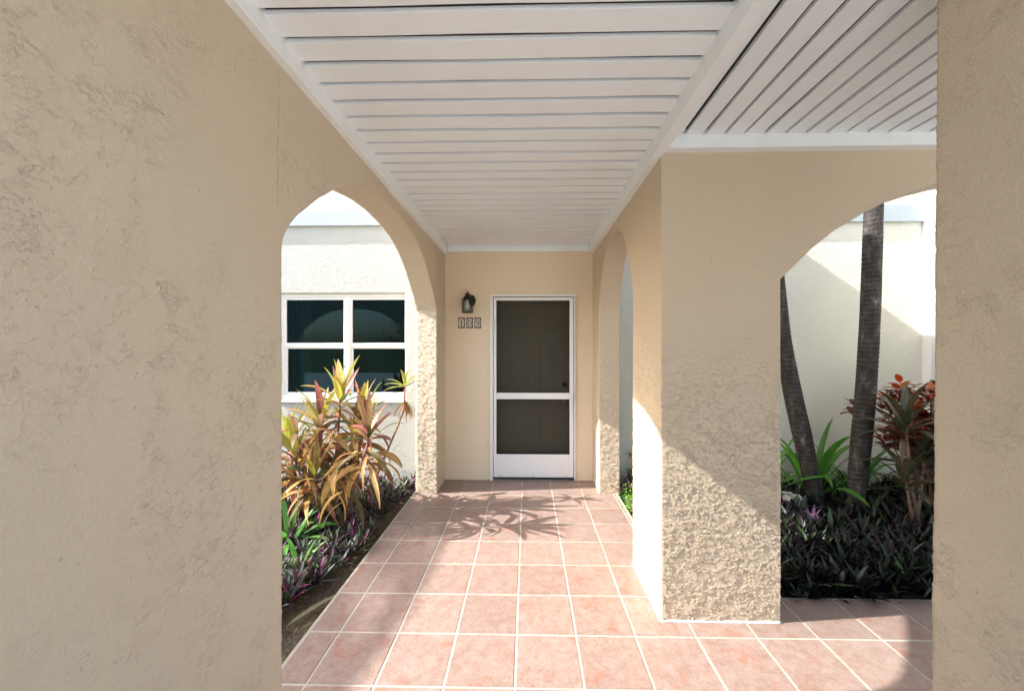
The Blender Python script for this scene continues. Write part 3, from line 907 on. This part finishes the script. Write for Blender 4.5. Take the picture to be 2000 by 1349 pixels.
# ------------------------------------------------------------------ leaves
def leaf(mb, base, az, el, L, W, droop=1.2, fold=.35, c0=(.1, .15, .04), c1=None, edge=None, n=7, twist=0, shape='lance', curl=0):
    """one blade: starts at base heading (az, el) and bends down by droop radians along its length"""
    c1 = c1 or c0; edge = edge or c0
    p = Vector(base); step = L / n
    vs = []; cs = []
    a = az; e = el
    for i in range(n + 1):
        u = i / n
        if shape == 'lance': w = W * (math.sin(math.pi * min(1, u ** .8)) ** .8 if 0 < u < 1 else 0) + (.10 * W if u < .15 else 0)
        elif shape == 'strap': w = W * (min(1, .45 + u * 2) * (1 - u ** 5))
        else: w = W * (math.sin(math.pi * u ** .7) ** .6 if 0 < u < 1 else 0) + .002
        d = Vector((math.cos(a) * math.cos(e), math.sin(a) * math.cos(e), math.sin(e)))
        side = Vector((-math.sin(a), math.cos(a), 0))
        tw = twist * u
        nrm = side.cross(d) * -1
        s2 = side * math.cos(tw) + nrm * math.sin(tw)
        n2 = nrm * math.cos(tw) - side * math.sin(tw)
        col = tuple(c0[k] * (1 - u) + c1[k] * u for k in range(3))
        ec = tuple(edge[k] * .75 + col[k] * .25 for k in range(3))
        vs += [p - s2 * w / 2 + n2 * w * fold * .5, p, p + s2 * w / 2 + n2 * w * fold * .5]
        cs += [ec, col, ec]
        p = p + d * step
        e -= droop / n * (.5 + u); a += curl / n
    fs = []
    for i in range(n):
        b = i * 3
        fs += [(b, b+1, b+4, b+3), (b+1, b+2, b+5, b+4)]
    mb.add(vs, fs, cs)

YG = [(.42, .46, .07), (.52, .44, .08), (.30, .36, .08), (.56, .50, .09)]
PK = [(.60, .20, .17), (.68, .28, .24), (.48, .14, .16)]
BZ = [(.18, .14, .06), (.10, .14, .05), (.26, .17, .08), (.075, .10, .045)]
DD = [(.50, .28, .09), (.40, .21, .08), (.60, .38, .15), (.32, .18, .09)]
def jit(c, s=.2):
    k = random.uniform(1 - s, 1 + s); return tuple(max(0, x * k * random.uniform(.92, 1.08)) for x in c)

def rosette(mb, p, n=16, L=.32, W=.055, bright=.5, lean=0, spin=None):
    spin = random.random() * 6.28 if spin is None else spin
    for i in range(n):
        u = i / n
        az = spin + i * 2.4 + random.uniform(-.3, .3)
        el = 1.48 - 1.15 * u + random.uniform(-.15, .15)
        hi = random.random() < bright * (1.1 - .6 * u)
        c0 = jit(random.choice(YG if hi else BZ)); c1 = jit(random.choice(PK)) if random.random() < .32 else (c0 if random.random() < .6 else jit(random.choice(BZ)))
        ed = jit(random.choice(PK)) if random.random() < .4 else c0
        l = L * (.75 + .4 * math.sin(math.pi * min(1, u + .25))) * random.uniform(.8, 1.12)
        q = (p[0] + math.cos(az) * .008, p[1] + math.sin(az) * .008, p[2] - .09 * u)
        leaf(mb, q, az, el, l, W * random.uniform(.75, 1.15), random.uniform(.25, 1.1) * (.5 + u), .4, c0, c1, ed, twist=random.uniform(-.7, .7), curl=random.uniform(-.3, .3))

def cordyline():
    root = empty('ti_plant', (-1.72, 3.5, -.05)); off = Matrix.Translation((1.72, -3.5, .05))
    def add(o): o.parent = root; o.matrix_parent_inverse = off; return o
    R0 = [((-1.69, 3.48, 1.05), 15, .36, .062), ((-1.82, 3.40, .86), 14, .36, .066), ((-1.30, 3.15, .82), 18, .32, .056), ((-1.56, 3.60, .86), 14, .33, .055),
          ((-2.02, 3.36, .58), 14, .34, .062), ((-1.79, 3.25, .46), 14, .33, .055), ((-1.62, 3.62, .70), 14, .30, .05), ((-2.20, 3.55, .62), 13, .33, .055),
          ((-1.50, 3.58, .93), 8, .26, .045), ((-1.95, 3.62, .72), 13, .32, .05), ((-2.35, 3.3, .42), 12, .32, .055)]
    stems = MB(); fol = MB(); dead = MB()
    for (p, n, L, W) in R0:
        rosette(fol, p, n, L, W, bright=.62)
        b = (-1.78 + (p[0] + 1.78) * .35 + random.uniform(-.06, .06), 3.5 + (p[1] - 3.5) * .4 + random.uniform(-.05, .05), -.06)
        mid = ((p[0] + b[0]) / 2 + random.uniform(-.03, .03), (p[1] + b[1]) / 2, (p[2] + b[2]) / 2 - .02)
        stems.tube([b, mid, (p[0], p[1], p[2] - .10)], [.014, .012, .010], 8, cols=[(.16, .11, .08), (.2, .12, .09), (.32, .10, .12)])
        stems.tube([(p[0], p[1], p[2] - .12), (p[0], p[1], p[2] + .05)], [.010, .008], 8, cols=[(.34, .09, .12), (.45, .14, .15)])
        k = 13 if p[2] < .9 else 5
        for i in range(k):
            az = random.random() * 6.28; zz = p[2] - random.uniform(.12, .30)
            c = jit(random.choice(DD + BZ[:1]))
            leaf(dead, (p[0] + math.cos(az) * .015, p[1] + math.sin(az) * .015, zz), az, random.uniform(-.5, .3), random.uniform(.26, .40), random.uniform(.035, .058), random.uniform(1.0, 2.0), random.uniform(.3, .9), c, jit(c), None, n=9, twist=random.uniform(-2.2, 2.2), curl=random.uniform(-.6, .6))
    # the far right cane, tall and thin, with a brown skirt
    p = (-1.17, 3.70, 1.12)
    stems.tube([(-1.42, 3.66, .3), (-1.26, 3.74, .72), (-1.20, 3.77, .9), p], [.011, .010, .009, .008], 8, cols=[(.3, .2, .1), (.35, .2, .1), (.45, .2, .16), (.5, .2, .2)])
    for az, el, l in ((2.9, .35, .24), (3.3, .7, .2), (1.5, 1.2, .20), (4.4, 1.45, .2), (.1, .6, .19), (5.9, .9, .22), (3.6, .1, .22), (2.2, .2, .18), (4.9, .5, .16)):
        leaf(fol, p, az, el, l, .042, .9, .4, jit((.36, .38, .08)), jit((.42, .36, .10)), None)
    for i in range(9):
        az = random.random() * 6.28
        leaf(dead, (p[0], p[1], p[2] - .13), az, random.uniform(-1.3, -.7), random.uniform(.14, .22), .03, .5, .6, jit((.46, .27, .10)), jit((.40, .22, .08)), None, twist=random.uniform(-2, 2))
    # extra upright blades in the heart of the clump
    for i in range(34):
        x = random.gauss(-1.75, .24); yy = random.gauss(3.5, .14); zz = random.uniform(.35, .85)
        hi = random.random() < .4
        leaf(fol, (x, yy, zz), random.random() * 6.28, random.uniform(.1, 1.3), random.uniform(.2, .34), .05, random.uniform(.6, 1.6), .4, jit(random.choice(YG if hi else BZ)), jit(random.choice(BZ + PK)), jit(random.choice(PK + BZ)), twist=random.uniform(-.8, .8))
    for i in range(62):     # the hanging brown skirt at the bottom of the clump
        x = random.gauss(-1.80, .27); yy = random.gauss(3.38, .15); zz = random.uniform(.22, .55)
        c = jit(random.choice(DD + BZ[:1]), .3)
        leaf(dead, (x, yy, zz), random.gauss(-1.6, 1.3), random.uniform(-.7, .5), random.uniform(.26, .42), random.uniform(.03, .055), random.uniform(1.2, 2.2), random.uniform(.3, .9), c, jit(c, .3), None, n=9, twist=random.uniform(-2.2, 2.2), curl=random.uniform(-.6, .6))
    add(stems.build('stem', leaf_mat('cane', .6, .05), smooth=True)); add(fol.build('foliage', M['leaf'], smooth=True)); add(dead.build('dead_leaves', M['leaf_dead'], smooth=True))
    tag(root, 'tall bronze, yellow and pink ti plant with hanging brown leaves in front of the window', 'plant')
cordyline()

def oyster(mb, x, y, s=1.0, z=-.05, dark=False):
    n = random.randint(9, 14)
    sp = random.random() * 6.28
    for i in range(n):
        u = i / n; az = sp + i * 2.4
        g = (.055, .075, .035) if not dark else (.009, .014, .007)  # dark variant: the right bed's shade is put into the leaf colours
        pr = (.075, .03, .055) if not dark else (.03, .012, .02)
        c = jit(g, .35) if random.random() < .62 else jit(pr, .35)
        if dark and random.random() < .14: c = jit((.045, .085, .028), .3)  # a few brighter blades, coloured as if catching light
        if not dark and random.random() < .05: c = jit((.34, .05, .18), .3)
        if random.random() < (.03 if dark else .12): c = jit((.20, .22, .19))
        leaf(mb, (x, y, z + .03), az, 1.35 - 1.05 * u, s * random.uniform(.12, .2), s * random.uniform(.020, .030), random.uniform(.1, .8), .5, c, jit(c), None, n=4)

def beds():
    m = MB(); random.seed(21); cnt = 0
    while cnt < 800:
        x = random.uniform(-2.9, -1.2); y = random.uniform(1.5, 4.3)
        lim = -1.34 + (y - 2.2) * .08 + .06 * math.sin(y * 5)
        if x > min(lim, -1.22): continue
        if y < 2.0 and random.random() < .5: continue
        oyster(m, x, y, random.uniform(.6, 1.0)); cnt += 1
    tag(m.build('ground_cover', M['leaf_dark'], smooth=True), 'low purple and green spiky leaves carpeting the bed left of the walkway', 'ground cover', kind='stuff')
    m = MB(); cnt = 0
    while cnt < 620:
        x = random.uniform(1.0, 4.3); y = random.uniform(2.46, 4.15) if cnt < 420 else random.uniform(2.41, 3.1)
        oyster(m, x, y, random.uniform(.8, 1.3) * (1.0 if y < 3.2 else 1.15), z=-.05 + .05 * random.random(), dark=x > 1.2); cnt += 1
    tag(m.build('ground_cover', M['leaf_dark'], smooth=True), 'low spiky leaves carpeting the bed under the palms, its shade painted into their colour', 'ground cover', kind='stuff')
    m = MB()
    for k in range(9):  # pink leaves, paled to paint the sunlit patch on the bed
        x, y = random.uniform(2.18, 2.5), random.uniform(3.3, 3.6)
        for i in range(8): leaf(m, (x, y, .0), i * .8, random.uniform(.3, 1.2), random.uniform(.10, .17), .026, .5, .4, jit((.50, .30, .42)), jit((.45, .22, .38)), None, n=4)
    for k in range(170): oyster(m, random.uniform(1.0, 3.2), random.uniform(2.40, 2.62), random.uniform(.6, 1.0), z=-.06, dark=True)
    tag(m.build('ground_cover', M['leaf_dark'], smooth=True), 'fringe of leaves with painted-in shade along the porch tiles, plus a pale painted sun patch', 'ground cover', kind='stuff')
    # bits of leaf litter on the soil strip
    m = MB()
    for i in range(260):
        x = random.uniform(-1.7, -1.19); y = random.uniform(1.55, 3.4)
        leaf(m, (x, y, -.045 + random.random() * .02), random.random() * 6.28, random.uniform(-.1, .3), random.uniform(.02, .07), random.uniform(.005, .014), .3, .3, jit((.22, .16, .08), .4), None, None, n=3)
    leaf(m, (-1.33, 2.12, -.03), 1.0, .12, .34, .035, .25, .5, (.36, .30, .17), (.40, .34, .2), None)
    leaf(m, (-1.42, 2.9, -.02), .2, .1, .2, .04, .4, .5, (.40, .25, .1), (.40, .24, .1), None)
    for x in (1.3, 1.7, 2.1, 2.6, 3.0, 1.9, 2.4):
        for k in range(6): leaf(m, (x + random.uniform(-.2, .2), 2.42 + random.random() * .1, -.04), random.random() * 6.28, .1, random.uniform(.02, .06), .01, .3, .3, jit((.22, .15, .08), .4), None, None, n=3)
    tag(m.build('leaf_litter', M['leaf_dead']), 'dry leaf scraps on the bare soil beside the tiles', 'leaf litter', kind='stuff')
beds()

def strap_plant(loc, n, L, W, label, greens, hmax=1.3, grp=None, mat='leaf', spin=0, spread=6.28):
    root = empty('strap_leaf_plant', loc); off = Matrix.Translation((-loc[0], -loc[1], -loc[2]))
    m = MB()
    for i in range(n):
        u = i / n; az = spin + spread * ((i * .382) % 1) + random.uniform(-.15, .15)
        c = jit(random.choice(greens))
        leaf(m, (loc[0] + math.cos(az) * .03, loc[1] + math.sin(az) * .03, loc[2]), az, hmax - .8 * u, L * random.uniform(.75, 1.1), W * random.uniform(.8, 1.1), random.uniform(.8, 2.2) * (.5 + u), .25, c, jit(c), None, n=10, shape='strap', twist=random.uniform(-.5, .5))
    o = m.build('foliage', M[mat], smooth=True); o.parent = root; o.matrix_parent_inverse = off
    s = MB(); s.tube([(loc[0], loc[1], loc[2] - .02), (loc[0], loc[1], loc[2] + .09)], [.035, .028], 10, cols=[(.2, .24, .1), (.25, .32, .12)])
    o = s.build('crown_base', M['leaf'], smooth=True); o.parent = root; o.matrix_parent_inverse = off
    tag(root, label, 'plant', grp)
random.seed(5)
GR = [(.07, .22, .03), (.10, .28, .04), (.05, .16, .03)]
strap_plant((-1.84, 2.98, -.04), 18, .38, .042, 'bright green strap leaved plant under the ti plant, low at the left jamb', [(.10, .30, .05), (.16, .38, .07), (.08, .24, .05)])
strap_plant((-1.58, 2.66, -.04), 9, .30, .038, 'small green strap leaved clump at the foot of the bed near the pale rock', [(.12, .34, .06), (.2, .42, .1)])
strap_plant((2.36, 3.95, -.03), 20, .80, .055, 'dark green arching strap plant left of the leaning palm trunk', GR)
strap_plant((2.82, 3.92, -.03), 16, .95, .075, 'tall upright green strap plant standing between the two palm trunks', [(.06, .20, .025), (.09, .26, .03)], 1.5)
strap_plant((3.30, 4.0, -.03), 18, .72, .05, 'green strap plant behind the thicker palm trunk', GR)

def ti_small(loc, tops, label, pal):
    root = empty('ti_plant', loc); off = Matrix.Translation((-loc[0], -loc[1], -loc[2]))
    fol = MB(); st = MB()
    for p, n, L, W in tops:
        st.tube([(loc[0] + random.uniform(-.05, .05), loc[1], loc[2]), ((loc[0]+p[0])/2, (loc[1]+p[1])/2 + .02, (loc[2]+p[2])/2), p], [.014, .012, .009], 8, cols=[(.12, .09, .06)] * 3)
        sp = random.random() * 6
        for i in range(n):
            u = i / n; az = sp + i * 2.4
            c = jit(random.choice(pal), .3)
            leaf(fol, (p[0], p[1], p[2] - .14 * u), az, 1.35 - 1.25 * u, L * random.uniform(.8, 1.1), W * random.uniform(.8, 1.15), random.uniform(.6, 1.6), .4, c, jit(c), jit(random.choice(pal), .3), n=8, twist=random.uniform(-.5, .5))
    for m, nm, mt in ((fol, 'foliage', M['leaf_dark']), (st, 'stem', M['stem'])):
        o = m.build(nm, mt, smooth=True); o.parent = root; o.matrix_parent_inverse = off
    tag(root, label, 'plant')
OL = [(.10, .07, .04), (.07, .08, .035), (.13, .075, .045), (.05, .06, .03)]
ti_small((3.12, 3.15, -.04), [((3.03, 3.18, .90), 20, .42, .055), ((3.22, 3.22, .62), 18, .38, .05), ((2.95, 3.1, .50), 14, .34, .05), ((3.35, 3.1, .42), 14, .34, .05)], 'olive bronze ti plant with drooping leaves right of the thicker palm trunk', OL)

def croton():
    loc = (3.52, 3.45, -.04)
    root = empty('copperleaf_shrub', loc); off = Matrix.Translation((-loc[0], -loc[1], -loc[2]))
    fol = MB(); st = MB(); random.seed(33)
    for b in range(60):
        tx, ty, tz = random.gauss(3.46, .17), random.gauss(3.45, .16), random.uniform(.66, 1.20)
        st.tube([(loc[0] + random.uniform(-.05, .05), loc[1], loc[2]), ((loc[0]+tx)/2, (loc[1]+ty)/2, tz * .55), (tx, ty, tz)], [.012, .008, .004], 6, cols=[(.12, .08, .05)] * 3)
        for i in range(11):
            az = i * 2.4 + b; zz = tz - .012 * i
            hot = random.random()
            c = jit((.36, .05, .02), .3) if hot < .30 else (jit((.13, .018, .014), .3) if hot < .93 else jit((.60, .22, .04)))
            leaf(fol, (tx + math.cos(az) * .02, ty + math.sin(az) * .02, zz), az, random.uniform(-.1, 1.0), random.uniform(.07, .12), random.uniform(.045, .065), .8, .3, c, jit(c), None, n=5, shape='oval')
    for m, nm, mt in ((fol, 'foliage', M['leaf']), (st, 'stem', M['stem'])):
        o = m.build(nm, mt, smooth=True); o.parent = root; o.matrix_parent_inverse = off
    tag(root, 'dark red round leaved shrub beside the near right pillar, above the olive plant', 'shrub')
croton()

def fern():
    loc = (1.02, 3.72, -.03)
    root = empty('small_green_plant', loc); off = Matrix.Translation((-loc[0], -loc[1], -loc[2]))
    m = MB(); random.seed(3)
    for i in range(60):
        az = random.random() * 6.28; r = random.uniform(0, .17); x, y = loc[0] + math.cos(az) * r * .8, loc[1] + math.sin(az) * r * 2.0; h = random.uniform(.05, .17)
        for k in range(9):
            leaf(m, (x + random.uniform(-.02, .02), y + random.uniform(-.02, .02), loc[2] + h * (k + 1) / 9), random.random() * 6.28, random.uniform(0, .9), random.uniform(.018, .032), .010, .4, .3, jit((.22, .46, .06), .3), None, None, n=3)
    o = m.build('foliage', M['leaf']); o.parent = root; o.matrix_parent_inverse = off
    tag(root, 'small bright green plant at the tile edge behind the white lit pillar', 'plant')
fern()
def weeds():
    loc = (1.25, 4.05, -.03)
    root = empty('small_dark_shrub', loc); off = Matrix.Translation((-loc[0], -loc[1], -loc[2]))
    m = MB()
    for i in range(90):
        az = random.random() * 6.28; r = random.uniform(0, .22); x, y = loc[0] + math.cos(az) * r, loc[1] + math.sin(az) * r * .6; h = random.uniform(.05, .42)
        for k in range(4): leaf(m, (x, y, loc[2] + h), random.random() * 6.28, random.uniform(-.2, .9), random.uniform(.04, .08), .02, .6, .3, jit((.06, .14, .03), .4), None, None, n=4)
    o = m.build('foliage', M['leaf']); o.parent = root; o.matrix_parent_inverse = off
    tag(root, 'dark green shrub glimpsed through the narrow side arch', 'shrub')
weeds()

def rock(loc, s, label, seed):
    bm = bmesh.new(); bmesh.ops.create_icosphere(bm, subdivisions=4, radius=1)
    for v in bm.verts:
        n = mnoise.noise(v.co * 1.3 + Vector((seed, 0, 0))) * .45 + mnoise.noise(v.co * 4 + Vector((seed, 5, 0))) * .12
        v.co = Vector((v.co.x * s[0], v.co.y * s[1], v.co.z * s[2])) * (1 + n)
    me = bpy.data.meshes.new('rock'); bm.to_mesh(me); bm.free(); me.materials.append(M['stone'])
    me.polygons.foreach_set('use_smooth', [True] * len(me.polygons))
    o = link(bpy.data.objects.new('rock', me)); o.location = loc
    tag(o, label, 'rock', 'rocks in the garden beds')
rock((-1.60, 2.47, -.03), (.16, .13, .09), 'pale rock low in the left bed beside the near jamb', 1)
rock((2.42, 3.62, .05), (.11, .10, .14), 'grey rock against the foot of the leaning palm', 2)
rock((3.35, 3.0, -.01), (.13, .10, .07), 'pale rock under the olive plant on the right', 3)

# ------------------------------------------------------------------ palms
def frond(mb, base, az, el, L, droop=1.3, n=34, wl=.5, col=(.06, .11, .03), hang=-.35):
    p = Vector(base); a, e = az, el; pts = []
    for i in range(n + 1):
        pts.append((p.copy(), a, e))
        d = Vector((math.cos(a) * math.cos(e), math.sin(a) * math.cos(e), math.sin(e)))
        p = p + d * (L / n); e -= droop / n * (.5 + i / n)
    mb.tube([q[0] for q in pts], [.032 * (1 - .8 * i / n) for i in range(n + 1)], 5, cols=[(.18, .2, .07)] * (n + 1))
    for i in range(3, n + 1):
        u = i / n; l = wl * (math.sin(math.pi * min(1, u * .9 + .08)) ** .6)
        for s in (-1, 1):
            leaf(mb, pts[i][0], pts[i][1] + s * (1.25 - .5 * u), pts[i][2] + hang, l * random.uniform(.85, 1.1), .05, random.uniform(.6, 1.2), .2, jit(col, .25), None, None, n=4)

def palm(path, rads, label, cr, fr_len=1.8, nf=11, name='palm_tree', grp=None, fronds=None):
    base = path[0]
    root = empty(name, base); off = Matrix.Translation((-base[0], -base[1], -base[2]))
    # resample and add ring relief
    P = [Vector(p) for p in path]
    seglen = [0]
    for a, b in zip(P[:-1], P[1:]): seglen.append(seglen[-1] + (b - a).length)
    tot = seglen[-1]; N = int(tot / .012) if tot < 6 else int(tot / .02); pts = []; rr = []
    for i in range(N + 1):
        s = tot * i / N
        x = [float(np.interp(s, seglen, [q[k] for q in P])) for k in range(3)]
        r = float(np.interp(s, seglen, rads))
        r *= 1 + .024 * math.sin(s * 2 * math.pi * 24 + 1.5 * math.sin(s * 9)) + .03 * mnoise.noise((0, base[0], s * 3))
        pts.append(x); rr.append(r)
    # smooth the path
    A = np.array(pts)
    for _ in range(60): A[1:-1] = (A[:-2] + A[1:-1] * 2 + A[2:]) / 4 if N < 900 else A[1:-1]
    m = MB(); m.tube([tuple(q) for q in A], rr, 28); o = m.build('trunk', M['trunk'], smooth=True); o.parent = root; o.matrix_parent_inverse = off
    m = MB(); top = tuple(A[-1])
    if fronds is None: fronds = [(k * 2.4 + 1, 1.15 - 1.25 * (k / nf), fr_len * random.uniform(.85, 1.1)) for k in range(nf)]
    for fr in fronds: frond(m, top, fr[0], fr[1], fr[2], *( (fr[3],) if len(fr) > 3 else ()))
    o = m.build('crown', M['leaf'], smooth=True); o.parent = root; o.matrix_parent_inverse = off
    tag(root, label, 'palm tree', grp)
random.seed(9)
palm([(2.77, 3.7, -.12), (2.734, 3.7, -.06), (2.70, 3.7, .079), (2.64, 3.7, .39), (2.569, 3.7, .716), (2.50, 3.7, 1.01), (2.40, 3.7, 1.55), (2.341, 3.7, 2.12), (2.318, 3.7, 2.46), (2.29, 3.72, 3.4), (2.30, 3.78, 5.4), (2.4, 3.8, 7.2)],
     [.084, .074, .068, .073, .077, .076, .068, .064, .062, .06, .056, .052], 'slim dark grey palm trunk leaning left beside the corner pillar', None, grp='palms in the right garden bed')
palm([(2.92, 3.55, -.12), (2.931, 3.55, -.02), (2.945, 3.55, .14), (2.972, 3.55, .439), (3.003, 3.55, .751), (3.03, 3.55, 1.036), (3.062, 3.55, 1.564), (3.076, 3.55, 1.862), (3.103, 3.55, 2.711), (3.125, 3.55, 3.3), (3.18, 3.5, 5.6), (3.3, 3.4, 7.8)],
     [.078, .068, .066, .074, .076, .075, .0745, .073, .070, .068, .062, .056], 'thicker ringed palm trunk, nearly upright, right of the leaning one', None, grp='palms in the right garden bed')

# palm out on the lawn to the left: its shadow lies along the tile edge
random.seed(14)
ft = []
palm([(-7.83, .55, -.15), (-7.73, .62, 2.4), (-7.47, .72, 4.6)], [.14, .12, .10], 'tall palm on the lawn beyond the left garden', None,
     fronds=[(1.49, .10, 2.3, .25), (1.53, .07, 2.2, .22), (1.66, .0, 1.2, .4), (1.8, -.2, 1.6), (2.6, .3, 1.8), (3.4, .2, 1.7), (4.1, .1, 1.6), (4.6, .0, 1.7), (3.0, -.3, 1.7), (2.2, .1, 1.6), (3.7, -.4, 1.6)])

# greenery behind the camera, which the window panes mirror
def tree(loc, h, r, label, seed):
    random.seed(seed)
    root = empty('garden_tree', loc); off = Matrix.Translation((-loc[0], -loc[1], -loc[2]))
    t = MB(); t.tube([loc, (loc[0] + .1, loc[1], loc[2] + h * .3), (loc[0] - .1, loc[1] + .1, loc[2] + h * .6)], [.18, .14, .10], 10)
    for k in range(7):
        a = k * .9; t.tube([(loc[0] - .05, loc[1] + .05, loc[2] + h * (.35 + .03 * k)), (loc[0] + math.cos(a) * r * .6, loc[1] + math.sin(a) * r * .6, loc[2] + h * (.55 + .05 * k))], [.06, .02], 6)
    o = t.build('trunk', M['stem'], smooth=True); o.parent = root; o.matrix_parent_inverse = off
    m = MB()
    cl = [(random.gauss(0, r * .45), random.gauss(0, r * .45), h * random.uniform(.35, .95)) for _ in range(26)]
    for i in range(3600):
        c = random.choice(cl); q = [c[k] + random.gauss(0, r * .17) for k in range(3)]
        leaf(m, (loc[0] + q[0], loc[1] + q[1], loc[2] + q[2]), random.random() * 6.28, random.uniform(-.8, .8), random.uniform(.12, .22), .07, .5, .2, jit((.05, .09, .025), .4), None, None, n=2, shape='oval')
    o = m.build('crown', M['leaf']); o.parent = root; o.matrix_parent_inverse = off
    tag(root, label, 'tree')
tree((-5.8, -12.5, -.15), 3.6, 1.9, 'low bushy tree beyond the lawn, mirrored low in the right window pane', 62)

# bead of white sealant where the corner pillar meets the tiles
m = MB()
vs = []
pth = [(.738, 2.73), (.738, 2.161), (1.388, 2.161)]
def bead(a, b):
    n = max(2, int(math.dist(a, b) / .02))
    for i in range(n + 1):
        u = i / n; yield (a[0] + (b[0]-a[0])*u + .0015 * mnoise.noise((u*30, a[0], 1)), a[1] + (b[1]-a[1])*u + .0015 * mnoise.noise((u*30, a[0], 5)), .003 + .002 * mnoise.noise((u*20, 2, b[1])))
m.tube(list(bead(pth[0], pth[1])), .0075, 6); m.tube(list(bead(pth[1], pth[2])), .0085, 6)
o = m.build('sealant', M['trim'], smooth=True)
for w in bpy.data.objects:
    if w.name.startswith('arcade_wall') and 'corner pillar' in w.get('label', ''): o.parent = w
